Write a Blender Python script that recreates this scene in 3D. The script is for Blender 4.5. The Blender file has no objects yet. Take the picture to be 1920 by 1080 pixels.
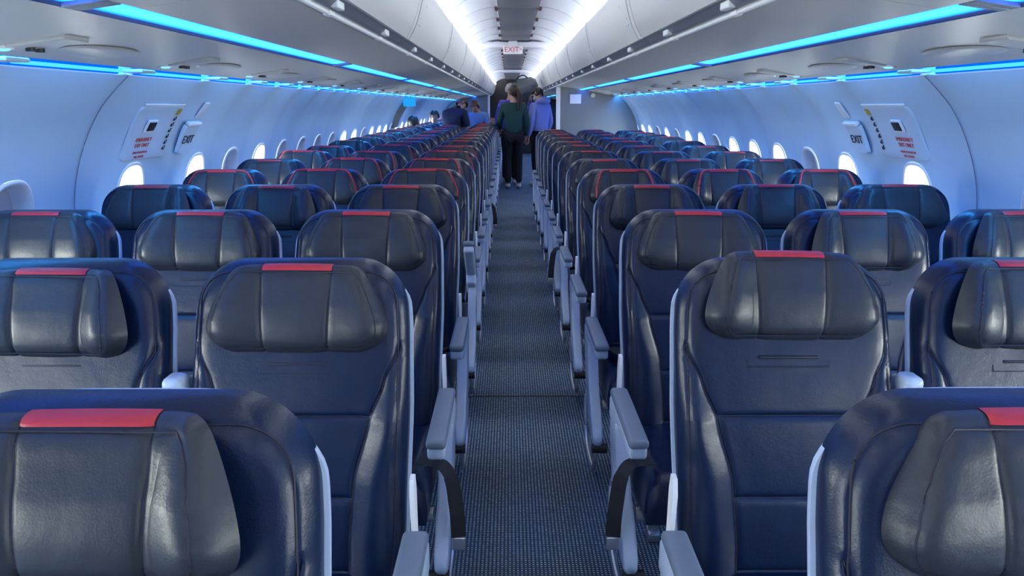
import bpy, bmesh, math, random
from math import sin, cos, pi, sqrt, exp, radians
from mathutils import Vector, Matrix
random.seed(7)
S = bpy.context.scene
COL = S.collection

# ------------------------------------------------------------------ camera, world, exposure
cam_d = bpy.data.cameras.new('camera'); cam = bpy.data.objects.new('camera', cam_d); COL.objects.link(cam)
cam.location = (-0.07, 0.0, 1.42)
cam.rotation_euler = (radians(90 - 13.89), 0, -0.0036)
cam_d.sensor_width = 36; cam_d.lens = 26.0; cam_d.clip_start = 0.02; cam_d.clip_end = 200
S.camera = cam
S.view_settings.view_transform = 'Standard'
try: S.view_settings.look = 'None'
except Exception: pass
S.view_settings.gamma = 1; S.view_settings.use_curve_mapping = False
S.view_settings.exposure = 0.0
W = bpy.data.worlds.new('world'); S.world = W; W.use_nodes = True
W.node_tree.nodes['Background'].inputs[0].default_value = (0.95, 0.97, 1.0, 1)
W.node_tree.nodes['Background'].inputs[1].default_value = 2.5
DAY = 12.5      # watts per open window
BLUE_STRIP = 1.0
CEIL = 6.5
CEIL_W = 1.1    # watts per metre of white LED on top of the bins, shining up at the ceiling
for _s in (-1, 1):
    for _i in range(8):
        _l = bpy.data.lights.new('ceiling_led', 'AREA'); _l.shape = 'RECTANGLE'; _l.size = .03; _l.size_y = 3.1; _l.energy = CEIL_W * 3.1; _l.color = (.84, .93, 1.0)
        _o = bpy.data.objects.new('ceiling_led', _l); COL.objects.link(_o); _o.location = (_s * .452, -1.4 + 3.15 * _i, 1.99)
        _o.rotation_euler = (0, radians(180) - _s * radians(22), 0)
COVE_W = 7.0   # watts per metre of blue cove LED
# the row of blue LEDs in each cove, shining down the wall lining
for _s in (-1, 1):
    for _i in range(8):
        _l = bpy.data.lights.new('cove_led', 'AREA'); _l.shape = 'RECTANGLE'; _l.size = .035; _l.size_y = 3.1; _l.energy = COVE_W * 3.1; _l.color = (0.04, 0.33, 1.0)
        _o = bpy.data.objects.new('cove_led', _l); COL.objects.link(_o); _o.location = (_s * 1.492, -1.4 + 3.15 * _i, 1.592)
        _o.rotation_euler = (0, _s * radians(180 - 152) , 0)

# ------------------------------------------------------------------ materials
def mat(name, col, rough=0.5, metal=0.0, spec=0.5, bump=None, emis=None, estr=0.0, coat=0.0, var=0.0, vscale=20):
    m = bpy.data.materials.new(name); m.use_nodes = True
    nt = m.node_tree; b = nt.nodes['Principled BSDF']
    b.inputs['Base Color'].default_value = (*col, 1); b.inputs['Roughness'].default_value = rough
    b.inputs['Metallic'].default_value = metal; b.inputs['Specular IOR Level'].default_value = spec
    b.inputs['Coat Weight'].default_value = coat
    if emis: b.inputs['Emission Color'].default_value = (*emis, 1); b.inputs['Emission Strength'].default_value = estr
    tc = nt.nodes.new('ShaderNodeTexCoord')
    if bump:
        sc, dist = bump
        n = nt.nodes.new('ShaderNodeTexNoise'); n.inputs['Scale'].default_value = sc; n.inputs['Detail'].default_value = 3
        bp = nt.nodes.new('ShaderNodeBump'); bp.inputs['Distance'].default_value = dist; bp.inputs['Strength'].default_value = 0.6
        nt.links.new(tc.outputs['Object'], n.inputs['Vector']); nt.links.new(n.outputs['Fac'], bp.inputs['Height'])
        nt.links.new(bp.outputs[0], b.inputs['Normal'])
    if var > 0:
        n = nt.nodes.new('ShaderNodeTexNoise'); n.inputs['Scale'].default_value = vscale; n.inputs['Detail'].default_value = 4
        mx = nt.nodes.new('ShaderNodeMix'); mx.data_type = 'RGBA'
        mx.inputs[6].default_value = (*[c * (1 - var) for c in col], 1); mx.inputs[7].default_value = (*[min(1, c * (1 + var)) for c in col], 1)
        nt.links.new(tc.outputs['Object'], n.inputs['Vector']); nt.links.new(n.outputs['Fac'], mx.inputs[0])
        nt.links.new(mx.outputs[2], b.inputs['Base Color'])
    return m

def leather(name, col, rough, grain=0.0004, wrinkle=0.0):
    m = bpy.data.materials.new(name); m.use_nodes = True
    nt = m.node_tree; b = nt.nodes['Principled BSDF']; L = nt.links.new
    tc = nt.nodes.new('ShaderNodeTexCoord')
    v = nt.nodes.new('ShaderNodeTexVoronoi'); v.inputs['Scale'].default_value = 330
    n = nt.nodes.new('ShaderNodeTexNoise'); n.inputs['Scale'].default_value = 14; n.inputs['Detail'].default_value = 3
    L(tc.outputs['Object'], v.inputs['Vector']); L(tc.outputs['Object'], n.inputs['Vector'])
    b1 = nt.nodes.new('ShaderNodeBump'); b1.inputs['Distance'].default_value = grain; b1.inputs['Strength'].default_value = 0.35
    L(v.outputs['Distance'], b1.inputs['Height'])
    b2 = nt.nodes.new('ShaderNodeBump'); b2.inputs['Distance'].default_value = 0.006 + wrinkle; b2.inputs['Strength'].default_value = 0.35
    L(n.outputs['Fac'], b2.inputs['Height']); L(b1.outputs[0], b2.inputs['Normal']); L(b2.outputs[0], b.inputs['Normal'])
    mx = nt.nodes.new('ShaderNodeMix'); mx.data_type = 'RGBA'
    mx.inputs[6].default_value = (*[c * .85 for c in col], 1); mx.inputs[7].default_value = (*[c * 1.15 for c in col], 1)
    n2 = nt.nodes.new('ShaderNodeTexNoise'); n2.inputs['Scale'].default_value = 5
    L(tc.outputs['Object'], n2.inputs['Vector']); L(n2.outputs['Fac'], mx.inputs[0]); L(mx.outputs[2], b.inputs['Base Color'])
    b.inputs['Roughness'].default_value = rough; b.inputs['Specular IOR Level'].default_value = 0.45
    return m

def emit(name, col, s):
    m = bpy.data.materials.new(name); m.use_nodes = True; nt = m.node_tree
    nt.nodes.remove(nt.nodes['Principled BSDF'])
    e = nt.nodes.new('ShaderNodeEmission'); e.inputs[0].default_value = (*col, 1); e.inputs[1].default_value = s
    nt.links.new(e.outputs[0], nt.nodes['Material Output'].inputs[0]); return m

M = {}
M['navy'] = leather('navy_leather', (0.0015, 0.009, 0.038), 0.33)
M['char'] = leather('charcoal_leather', (0.025, 0.030, 0.040), 0.40, wrinkle=0.002)
M['red'] = leather('red_leather', (0.50, 0.030, 0.045), 0.45)
M['stitch'] = mat('stitch_thread', (0.012, 0.013, 0.03), 0.6)
M['shell'] = mat('seat_shell_plastic', (0.46, 0.56, 0.74), 0.4, var=0.04)
M['pad'] = mat('armrest_pad_grey', (0.15, 0.19, 0.25), 0.45, var=0.05)
M['arm'] = mat('armrest_light_plastic', (0.46, 0.55, 0.68), 0.35, var=0.04)
M['metal'] = mat('brushed_metal', (0.6, 0.6, 0.62), 0.3, metal=0.9, var=0.05)
M['black'] = mat('black_plastic', (0.012, 0.012, 0.014), 0.45, var=0.1)
M['belt'] = mat('belt_webbing', (0.012, 0.012, 0.016), 0.7, bump=(400, 0.0005), var=0.1)
M['wall'] = mat('cabin_lining', (0.50, 0.68, 0.86), 0.55, bump=(500, 0.0002), var=0.02, vscale=3)
M['trim'] = mat('cabin_trim', (0.54, 0.69, 0.86), 0.45, var=0.02)
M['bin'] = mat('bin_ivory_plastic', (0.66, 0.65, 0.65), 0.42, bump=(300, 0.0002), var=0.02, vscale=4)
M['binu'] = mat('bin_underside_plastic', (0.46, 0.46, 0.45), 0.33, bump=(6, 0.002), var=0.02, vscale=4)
M['seam'] = mat('lining_seam', (0.20, 0.26, 0.38), 0.6, var=0.05)  # blue-grey colour of the joints between lining panels
M['channel'] = mat('bin_channel_grey', (0.15, 0.17, 0.21), 0.35, var=0.1)
M['ceil'] = mat('ceiling_panel_white', (0.80, 0.79, 0.86), 0.5, var=0.02, vscale=3)
M['ceilg'] = mat('ceiling_panel_grey', (0.22, 0.22, 0.24), 0.5, var=0.05, vscale=5)
M['part'] = mat('partition_grey', (0.20, 0.21, 0.215), 0.5, var=0.04, vscale=3)
M['dark'] = mat('galley_dark', (0.012, 0.012, 0.016), 0.6, var=0.2)
M['white'] = mat('white_plastic', (0.80, 0.81, 0.84), 0.4, var=0.02)
M['shade'] = mat('window_shade_plastic', (0.50, 0.53, 0.60), 0.5, var=0.03)
M['tan'] = mat('door_frame_tan', (0.22, 0.19, 0.17), 0.5, var=0.05)
M['yellow'] = mat('yellow_decal', (0.55, 0.38, 0.05), 0.5, var=0.05)
M['redink'] = mat('red_ink', (0.60, 0.08, 0.08), 0.6, var=0.05)
M['ink'] = mat('black_ink', (0.02, 0.02, 0.03), 0.6, var=0.05)
M['skin'] = mat('skin', (0.50, 0.28, 0.20), 0.5, bump=(60, 0.001), var=0.06)
M['hairb'] = mat('brown_hair', (0.035, 0.016, 0.012), 0.5, bump=(120, 0.004), var=0.3)
M['hairk'] = mat('black_hair', (0.010, 0.009, 0.010), 0.5, bump=(120, 0.004), var=0.3)
M['hairl'] = mat('light_brown_hair', (0.14, 0.075, 0.045), 0.55, bump=(120, 0.004), var=0.3)
M['hairg'] = mat('grey_hair', (0.35, 0.33, 0.33), 0.55, bump=(120, 0.004), var=0.2)
M['green'] = mat('green_sweatshirt', (0.014, 0.065, 0.06), 0.8, bump=(80, 0.003), var=0.15)
M['pants'] = mat('black_trousers', (0.006, 0.006, 0.010), 0.8, bump=(60, 0.003), var=0.2)
M['lav'] = mat('lavender_hoodie', (0.26, 0.31, 0.66), 0.8, bump=(50, 0.004), var=0.1)
M['viol'] = mat('violet_jacket', (0.07, 0.05, 0.42), 0.6, bump=(50, 0.004), var=0.15)
M['polo'] = mat('navy_polo', (0.008, 0.012, 0.040), 0.8, bump=(60, 0.003), var=0.2)
M['lblue'] = mat('light_blue_shirt', (0.20, 0.36, 0.68), 0.8, bump=(60, 0.003), var=0.1)
M['shoe'] = mat('pale_sneaker', (0.45, 0.44, 0.42), 0.6, bump=(90, 0.002), var=0.1)
M['eye'] = mat('eye_dark', (0.02, 0.015, 0.012), 0.2)
M['lip'] = mat('lips', (0.42, 0.16, 0.14), 0.5)
M['mask'] = mat('face_mask', (0.42, 0.50, 0.58), 0.8, var=0.05)
M['bag'] = mat('grey_bag_fabric', (0.10, 0.12, 0.14), 0.75, bump=(90, 0.003), var=0.15)
M['led_w'] = emit('led_white', (0.84, 0.92, 1.0), CEIL)
M['cove_glow'] = emit('cove_recess_glow', (0.0, 0.17, 1.0), 1.0)  # cove recess faces: the blue LED light on them is put in as emission
M['led_line'] = emit('led_cove_line', (0.10, 0.85, 1.8), 1.0)
M['led_read'] = emit('led_reading_blue', (0.10, 0.45, 1.0), 3.0)
M['lit_blue'] = emit('lit_exit_blue', (0.02, 0.38, 0.95), 1.0)

def strip_mat():      # translucent diffuser: brightest over the LED row in its middle
    m = bpy.data.materials.new('led_strip_diffuser'); m.use_nodes = True; nt = m.node_tree; L = nt.links.new
    nt.nodes.remove(nt.nodes['Principled BSDF'])
    e = nt.nodes.new('ShaderNodeEmission'); tc = nt.nodes.new('ShaderNodeTexCoord'); sp = nt.nodes.new('ShaderNodeSeparateXYZ')
    ab = nt.nodes.new('ShaderNodeMath'); ab.operation = 'ABSOLUTE'
    mr = nt.nodes.new('ShaderNodeMapRange'); mr.inputs[1].default_value = 0.012; mr.inputs[2].default_value = 0.047
    rp = nt.nodes.new('ShaderNodeValToRGB')
    rp.color_ramp.elements[0].color = (0.16, 1.5, 9.0, 1); rp.color_ramp.elements[1].color = (0.01, 0.36, 4.5, 1)
    L(tc.outputs['Object'], sp.inputs[0]); L(sp.outputs[0], ab.inputs[0]); L(ab.outputs[0], mr.inputs[0]); L(mr.outputs[0], rp.inputs[0])
    L(rp.outputs[0], e.inputs[0]); e.inputs[1].default_value = BLUE_STRIP
    L(e.outputs[0], nt.nodes['Material Output'].inputs[0]); return m
M['strip'] = strip_mat()

def carpet_mat():
    m = bpy.data.materials.new('aisle_carpet'); m.use_nodes = True; nt = m.node_tree; L = nt.links.new
    b = nt.nodes['Principled BSDF']; b.inputs['Roughness'].default_value = 0.9; b.inputs['Specular IOR Level'].default_value = 0.2
    tc = nt.nodes.new('ShaderNodeTexCoord')
    mp = nt.nodes.new('ShaderNodeMapping'); mp.inputs['Scale'].default_value = (1, 1, 1)
    L(tc.outputs['Object'], mp.inputs[0])
    br = nt.nodes.new('ShaderNodeTexBrick'); br.offset = 0.0
    br.inputs['Scale'].default_value = 1.0; br.inputs['Mortar Size'].default_value = 0.0042
    br.inputs['Brick Width'].default_value = 0.0125; br.inputs['Row Height'].default_value = 0.0105; br.inputs['Mortar Smooth'].default_value = 0.4
    br.inputs['Color1'].default_value = (0.72, 0.86, 1.0, 1); br.inputs['Color2'].default_value = (0.34, 0.44, 0.55, 1)
    br.inputs['Mortar'].default_value = (0.050, 0.070, 0.100, 1)
    L(mp.outputs[0], br.inputs['Vector'])
    nz = nt.nodes.new('ShaderNodeTexNoise'); nz.inputs['Scale'].default_value = 2.2; nz.inputs['Detail'].default_value = 5
    L(tc.outputs['Object'], nz.inputs['Vector'])
    mx = nt.nodes.new('ShaderNodeMix'); mx.data_type = 'RGBA'; mx.blend_type = 'MULTIPLY'; mx.inputs[0].default_value = 0.35
    L(br.outputs['Color'], mx.inputs[6]); L(nz.outputs['Fac'], mx.inputs[7]); L(mx.outputs[2], b.inputs['Base Color'])
    bp = nt.nodes.new('ShaderNodeBump'); bp.inputs['Distance'].default_value = 0.002; bp.inputs['Strength'].default_value = 0.6
    L(br.outputs['Fac'], bp.inputs['Height']); bp.invert = True; L(bp.outputs[0], b.inputs['Normal'])
    return m
M['carpet'] = carpet_mat()

def pane_mat():
    m = bpy.data.materials.new('window_pane_acrylic'); m.use_nodes = True; nt = m.node_tree; L = nt.links.new
    nt.nodes.remove(nt.nodes['Principled BSDF'])
    t = nt.nodes.new('ShaderNodeBsdfTransparent'); g = nt.nodes.new('ShaderNodeBsdfGlossy'); g.inputs['Roughness'].default_value = 0.05
    mx = nt.nodes.new('ShaderNodeMixShader'); mx.inputs[0].default_value = 0.06
    L(t.outputs[0], mx.inputs[1]); L(g.outputs[0], mx.inputs[2]); L(mx.outputs[0], nt.nodes['Material Output'].inputs[0]); return m
M['pane'] = pane_mat()

# ------------------------------------------------------------------ mesh helpers
class MB:
    def __init__(s): s.v = []; s.f = []
    def add(s, v, f):
        o = len(s.v); s.v += [tuple(p) for p in v]; s.f += [tuple(i + o for i in q) for q in f]; return s
    def grid(s, rows, closed_u=False, cap=False):
        n = len(rows); m = len(rows[0]); f = []
        for j in range(n - 1):
            for i in range(m if closed_u else m - 1):
                i2 = (i + 1) % m
                f.append((j * m + i, j * m + i2, (j + 1) * m + i2, (j + 1) * m + i))
        if cap: f.append(tuple(range(m))[::-1]); f.append(tuple((n - 1) * m + i for i in range(m)))
        return s.add([p for r in rows for p in r], f)
    def box(s, x0, x1, y0, y1, z0, z1):
        v = [(x, y, z) for x in (x0, x1) for y in (y0, y1) for z in (z0, z1)]
        return s.add(v, [(0, 1, 3, 2), (4, 6, 7, 5), (0, 4, 5, 1), (2, 3, 7, 6), (0, 2, 6, 4), (1, 5, 7, 3)])
    def rbox(s, x0, x1, y0, y1, z0, z1, r=0.008, seg=3, mtx=None):
        bm = bmesh.new(); bmesh.ops.create_cube(bm, size=1)
        for v in bm.verts: v.co = Vector(((x0 + x1) / 2 + v.co.x * (x1 - x0), (y0 + y1) / 2 + v.co.y * (y1 - y0), (z0 + z1) / 2 + v.co.z * (z1 - z0)))
        r = min(r, .49 * min(abs(x1 - x0), abs(y1 - y0), abs(z1 - z0)))
        bmesh.ops.bevel(bm, geom=list(bm.edges), offset=r, segments=seg, profile=0.5, affect='EDGES')
        if mtx: bmesh.ops.transform(bm, matrix=mtx, verts=bm.verts)
        bm.verts.index_update(); s.add([v.co[:] for v in bm.verts], [[v.index for v in f.verts] for f in bm.faces]); bm.free(); return s
    def tube(s, pts, r, seg=8, closed=False, flat=None):
        pts = [Vector(p) for p in pts]; rows = []; n = len(pts)
        for i, p in enumerate(pts):
            a = pts[(i - 1) % n] if (closed or i > 0) else p; b = pts[(i + 1) % n] if (closed or i < n - 1) else p
            t = (b - a).normalized()
            up = Vector((0, 0, 1)) if abs(t.z) < .9 else Vector((1, 0, 0))
            u = t.cross(up).normalized(); w = u.cross(t)
            rr = r[i] if isinstance(r, (list, tuple)) else r
            rows.append([p + u * cos(2 * pi * k / seg) * rr + w * sin(2 * pi * k / seg) * rr for k in range(seg)])
        if closed: rows.append(rows[0])
        return s.grid(rows, closed_u=True, cap=not closed)
    def ribbon(s, pts, width, thick):       # flat strap: pts = (point, width direction)
        rows = []
        for i, (p, wd) in enumerate(pts):
            p = Vector(p); wd = Vector(wd).normalized()
            a = Vector(pts[max(i - 1, 0)][0]); b = Vector(pts[min(i + 1, len(pts) - 1)][0]); t = (b - a).normalized()
            n = t.cross(wd).normalized()
            rows.append([p + wd * width / 2 + n * thick / 2, p - wd * width / 2 + n * thick / 2, p - wd * width / 2 - n * thick / 2, p + wd * width / 2 - n * thick / 2])
        return s.grid(rows, closed_u=True, cap=True)
    def prism_x(s, poly, x0, x1):           # polygon (y,z) extruded in x
        n = len(poly)
        v = [(x0, y, z) for y, z in poly] + [(x1, y, z) for y, z in poly]
        return s.add(v, [tuple(range(n))[::-1], tuple(range(n, 2 * n))] + [(i, (i + 1) % n, n + (i + 1) % n, n + i) for i in range(n)])
    def cyl(s, c, axis, r, h, seg=20):
        c = Vector(c); a = Vector(axis).normalized(); return s.tube([c - a * h / 2, c + a * h / 2], r, seg)
    def ell(s, c, rx, ry, rz, nu=20, nv=12, fn=None):
        rows = []
        for j in range(nv + 1):
            th = pi * j / nv; row = []
            for i in range(nu):
                ph = 2 * pi * i / nu
                d = Vector((sin(th) * cos(ph), sin(th) * sin(ph), cos(th)))
                k = fn(d) if fn else 1
                row.append((c[0] + rx * d.x * k, c[1] + ry * d.y * k, c[2] + rz * d.z * k))
            rows.append(row)
        return s.grid(rows, closed_u=True)
    def mesh(s, name, m, smooth=True, sharp=40):
        me = bpy.data.meshes.new(name); me.from_pydata(s.v, [], s.f); me.update()
        bm = bmesh.new(); bm.from_mesh(me); bmesh.ops.remove_doubles(bm, verts=bm.verts, dist=1e-5)
        bmesh.ops.recalc_face_normals(bm, faces=bm.faces); bm.to_mesh(me); bm.free()
        me.materials.append(m)
        if smooth:
            for p in me.polygons: p.use_smooth = True
            try: me.set_sharp_from_angle(angle=radians(sharp))
            except Exception: pass
        return me
def link(name, me, parent=None, loc=(0, 0, 0), label=None):
    o = bpy.data.objects.new(name, me); COL.objects.link(o); o.location = loc
    if parent: o.parent = parent
    if label: o['label'] = label
    return o
def obj(name, mb, m, parent=None, loc=(0, 0, 0), label=None, smooth=True, sharp=40):
    return link(name, mb.mesh(name, m, smooth, sharp), parent, loc, label)
def tag(o, label, cat, group=None, kind=None):
    o['label'] = label; o['category'] = cat
    if group: o['group'] = group
    if kind: o['kind'] = kind
    return o
def thing(name, loc, label, cat, group=None):
    o = bpy.data.objects.new(name, None); COL.objects.link(o); o.location = loc; o.empty_display_size = 0.1
    return tag(o, label, cat, group)
def struct(o): o['kind'] = 'structure'; return o
ORD = ['nearest', 'second', 'third', 'fourth', 'fifth', 'sixth', 'seventh', 'eighth', 'ninth', 'tenth', 'eleventh', 'twelfth', 'thirteenth', 'fourteenth', 'fifteenth',
       'sixteenth', 'seventeenth', 'eighteenth', 'nineteenth', 'twentieth', 'twenty-first', 'twenty-second', 'twenty-third', 'twenty-fourth', 'twenty-fifth', 'twenty-sixth',
       'twenty-seventh', 'twenty-eighth', 'twenty-ninth', 'thirtieth', 'thirty-first', 'thirty-second', 'thirty-third', 'thirty-fourth', 'thirty-fifth', 'thirty-sixth', 'thirty-seventh', 'thirty-eighth', 'thirty-ninth', 'fortieth']
def lerp_prof(tab, t):
    if t <= tab[0][0]: return tab[0][1]
    for (a, b), (c, d) in zip(tab, tab[1:]):
        if t <= c:
            k = (t - a) / (c - a); k2 = k * k * (3 - 2 * k); k = .5 * k + .5 * k2
            return b + (d - b) * k
    return tab[-1][1]
def catmull(P, n=6):
    out = []
    P = [Vector(p) for p in P]
    for i in range(len(P) - 1):
        p0 = P[max(i - 1, 0)]; p1 = P[i]; p2 = P[i + 1]; p3 = P[min(i + 2, len(P) - 1)]
        for k in range(n):
            t = k / n
            out.append(0.5 * ((2 * p1) + (p2 - p0) * t + (2 * p0 - 5 * p1 + 4 * p2 - p3) * t * t + (3 * p1 - p0 - 3 * p2 + p3) * t ** 3))
    out.append(P[-1]); return out
def text_mesh(s, size, m, align='CENTER', thick=0.0008):
    cu = bpy.data.curves.new('t', 'FONT'); cu.body = s; cu.size = size; cu.align_x = align; cu.align_y = 'CENTER'; cu.extrude = thick
    o = bpy.data.objects.new('t', cu); COL.objects.link(o)
    bpy.context.view_layer.update()
    me = bpy.data.meshes.new_from_object(o.evaluated_get(bpy.context.evaluated_depsgraph_get()))
    bpy.data.objects.remove(o); me.materials.clear(); me.materials.append(m); return me

# ------------------------------------------------------------------ cabin shell
Y0, Y1 = -3.0, 22.6
WALLP = catmull([(1.545, 0, 1.530), (1.605, 0, 1.475), (1.67, 0, 1.405), (1.73, 0, 1.31), (1.78, 0, 1.20), (1.815, 0, 1.08), (1.83, 0, .95), (1.83, 0, .78), (1.805, 0, .5), (1.755, 0, .22), (1.69, 0, -0.01)], 8)
_len = [0]
for a, b in zip(WALLP, WALLP[1:]): _len.append(_len[-1] + (b - a).length)
SL = _len[-1]
def wallpt(s, off=0.0):       # arc length from the top -> (x, z), off > 0 = outwards
    s = max(0, min(SL, s))
    for i in range(len(_len) - 1):
        if s <= _len[i + 1]:
            k = (s - _len[i]) / (_len[i + 1] - _len[i]); p = WALLP[i].lerp(WALLP[i + 1], k); t = (WALLP[i + 1] - WALLP[i]).normalized()
            n = Vector((-t.z, 0, t.x))
            if n.x < 0: n = -n
            return p.x + n.x * off, p.z + n.z * off
    return WALLP[-1].x, WALLP[-1].z
def s_of_z(z):
    for i in range(len(WALLP) - 1):
        if WALLP[i + 1].z <= z: return _len[i] + (WALLP[i].z - z) / (WALLP[i].z - WALLP[i + 1].z) * (_len[i + 1] - _len[i])
    return SL
WS = s_of_z(0.975)            # arc position of window centres
WY = [-2.63, -2.1, -1.57, -1.04, -.5, .03, .56, 1.1, 1.83, 2.56, 3.40] + [4.11 + .533 * i for i in range(35)]
WY = [w for w in WY if w < Y1 - .4]
EDG = [Y0] + [(a + b) / 2 for a, b in zip(WY, WY[1:])] + [Y1]
OW, OH = 0.135, 0.205         # bezel half sizes (along the cabin, up the wall)
def oval(a, hw, hh, p=2.6):
    c, s = cos(a), sin(a)
    return hw * math.copysign(abs(c) ** (2 / p), c), hh * math.copysign(abs(s) ** (2 / p), s)
NA = 48
BOW = .020
def build_wall(sg, name):
    mb = MB(); gaps = MB()
    for b in range(len(WY)):
        y0, y1, yc = EDG[b], EDG[b + 1], WY[b]
        hw_panel = (y1 - y0) / 2; ym = (y0 + y1) / 2
        def P(y, s):
            bow = BOW * (1 - ((y - ym) / hw_panel) ** 2)
            bow *= min(1, s / .16 + .05); e = min(y - y0, y1 - y); edge = 0.006 * exp(-(e / .006) ** 2)
            x, z = wallpt(s, -bow + edge); return (sg * x, y, z)
        # central square block around the window, then plain strips above and below
        st, sb = WS - .27, WS + .27
        rings = []
        corner = []
        for k in range(NA):
            a = 2 * pi * k / NA
            c, s = cos(a), sin(a); m = max(abs(c), abs(s)); cx, cs = c / m, s / m
            yy = yc + (cx * (y1 - yc) if cx > 0 else cx * (yc - y0)); ss = WS + cs * .27
            oy, os_ = oval(a, OW, OH); corner.append(((yy, ss), (yc + oy, WS + os_)))
        for j in range(7):
            t = j / 6
            rings.append([P(o[0] + (i[0] - o[0]) * t, o[1] + (i[1] - o[1]) * t) for o, i in corner])
        mb.grid(rings, closed_u=True)
        ys = sorted(set([round(c[0][0], 5) for c in corner if abs(c[0][1] - st) < 1e-6]))
        NS = 14
        mb.grid([[P(y, st * j / NS) for y in ys] for j in range(NS + 1)])
        mb.grid([[P(y, sb + (SL - sb) * j / 8) for y in ys] for j in range(9)])
        mb.grid([[(sg * (wallpt(SL * j / 40, .012)[0]), y, wallpt(SL * j / 40, .012)[1]) for y in (y1 - .004, y1 + .004)] for j in range(41)])
    return struct(obj(name, mb, M['wall'], sharp=60))
build_wall(-1, 'wall_left'); build_wall(1, 'wall_right')

# seam lines between lining panels (structure)
def seam_lines(sg, ys, n):
    mb = MB()
    for y in ys:
        mb.tube([(sg * wallpt(SL * j / 50, -.001)[0], y, wallpt(SL * j / 50, -.001)[1]) for j in range(41)], .0020, 6)
    return struct(obj('trim_%d' % n, mb, M['seam']))
seam_lines(-1, EDG[7:11], 1); seam_lines(1, EDG[7:11], 2)

# windows: bezel with a pane or a pulled-down shade, daylight behind the open ones
CL = {-1: {9, 12, 14, 15, 16, 17, 20, 24, 28, 29, 33}, 1: {9, 12, 16, 19, 21, 24, 28, 30}}
def bez_mesh(sg):
    mb = MB(); rows = []
    for d, k, kk in [(-.001, 1.0, 1.0), (-.006, .975, .985), (-.007, .93, .95), (0.0, .86, .90), (.02, .79, .84), (.05, .74, .79), (.075, .73, .78)]:
        r = []
        for i in range(NA):
            oy, os_ = oval(2 * pi * i / NA, OW * k, OH * kk)
            bow = BOW * (1 - (oy / .30) ** 2) if d < .03 else .006
            x, z = wallpt(WS + os_, d - bow); r.append((sg * x, oy, z))
        rows.append(r)
    mb.grid(rows, closed_u=True); return mb.mesh('bezel', M['white'], sharp=80)
def lid(sg, d, k, kk, cut=0.0):
    mb = MB(); rows = []
    n = 10
    for j in range(n + 1):
        r = []
        for i in range(NA):
            oy, os_ = oval(2 * pi * i / NA, OW * k * j / n, OH * kk * j / n); x, z = wallpt(WS + os_, d); r.append((sg * x, oy, z))
        rows.append(r)
    mb.grid(rows, closed_u=True); return mb
wn = 0
for sg in (-1, 1):
    bm_ = bez_mesh(sg); pane = lid(sg, .06, .76, .80).mesh('pane', M['pane'])
    sh = lid(sg, .035, .80, .85)
    hx, hz = wallpt(WS + .10, .03)
    sh.rbox(sg * hx - .006, sg * hx + .006, -.05, .05, hz - .006, hz + .006, .004)
    sh = sh.mesh('shade', M['shade'])
    for b, yc in enumerate(WY):
        if sg == 1 and yc > 11.5: continue
        wn += 1
        w = struct(link('window_%d' % wn, bm_, None, (0, yc, 0)))
        if b in CL[sg]: link('shade', sh, w)
        else:
            link('pane', pane, w)
            if yc < 18:
                ld = bpy.data.lights.new('daylight', 'AREA'); ld.shape = 'ELLIPSE'; ld.size = .26; ld.size_y = .38; ld.energy = DAY * (1.25 if yc < 2 else 1.0); ld.color = (.93, 1.0, .90)
                lo = bpy.data.objects.new('daylight', ld); COL.objects.link(lo); x, z = wallpt(WS, .11)
                lo.location = (sg * x, yc, z); lo.rotation_euler = (0, radians(100) * sg, 0)

# floor
mb = MB(); NYF = 60
mb.grid([[(x, Y0 + (Y1 - Y0) * j / NYF, 0) for x in (-1.72, -.8, -.3, 0, .3, .8, 1.72)] for j in range(NYF + 1)])
struct(obj('floor', mb, M['carpet'], smooth=False))
mb = MB(); mb.box(-.30, .30, 3.47, 3.482, -.001, .0025); struct(obj('trim_3', mb, M['dark'], smooth=False))
# bulkhead behind the camera and dark galley at the far end
mb = MB(); mb.box(-1.9, 1.9, Y0 - .05, Y0, 0, 2.3); struct(obj('wall_front', mb, M['part'], smooth=False))
mb = MB(); mb.box(-1.9, 1.9, Y1, Y1 + .05, 0, 2.3); struct(obj('wall_back', mb, M['dark'], smooth=False))

# ceiling: scalloped white arches on both sides of a grey centre panel
mb = MB(); rib = 0.76
AP = [(.475, 2.035), (.46, 2.045), (.43, 2.075), (.38, 2.11), (.31, 2.14), (.24, 2.158), (.165, 2.166)]
for sg in (-1, 1):
    ny = int((Y1 - Y0) / rib)
    for j in range(ny):
        rows = []
        for k in range(9):
            t = k / 8; y = Y0 + rib * (j + t); bow = .018 * (1 - (2 * t - 1) ** 2)
            rows.append([(sg * (x - (0 if i < 2 else 0)), y, z + bow * sin(pi * min(1, i / 6 + .08))) for i, (x, z) in enumerate(AP)])
        mb.grid(rows)
struct(obj('ceiling', mb, M['ceil'], sharp=30))
mb = MB()
for sg in (-1, 1):
    for j in range(int((Y1 - Y0) / rib)):
        y = Y0 + rib * j
        mb.tube([(sg * x, y, z - .001) for x, z in AP], .0035, 6)
struct(obj('trim_4', mb, M['shade']))
mb = MB()
y = Y0
while y < Y1 - .2:
    ye = min(y + 1.14, Y1)
    if not (8.9 < y < 9.25): mb.rbox(-.163, .163, y + .004, ye - .004, 2.150, 2.175, .004)
    y = ye
struct(obj('trim_5', mb, M['ceilg']))
mb = MB(); mb.rbox(-.43, .43, 9.05, 9.33, 2.07, 2.14, .02); mb.rbox(-.43, .43, 16.0, 16.25, 2.08, 2.14, .02)
struct(obj('trim_6', mb, M['ceil']))
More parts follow.
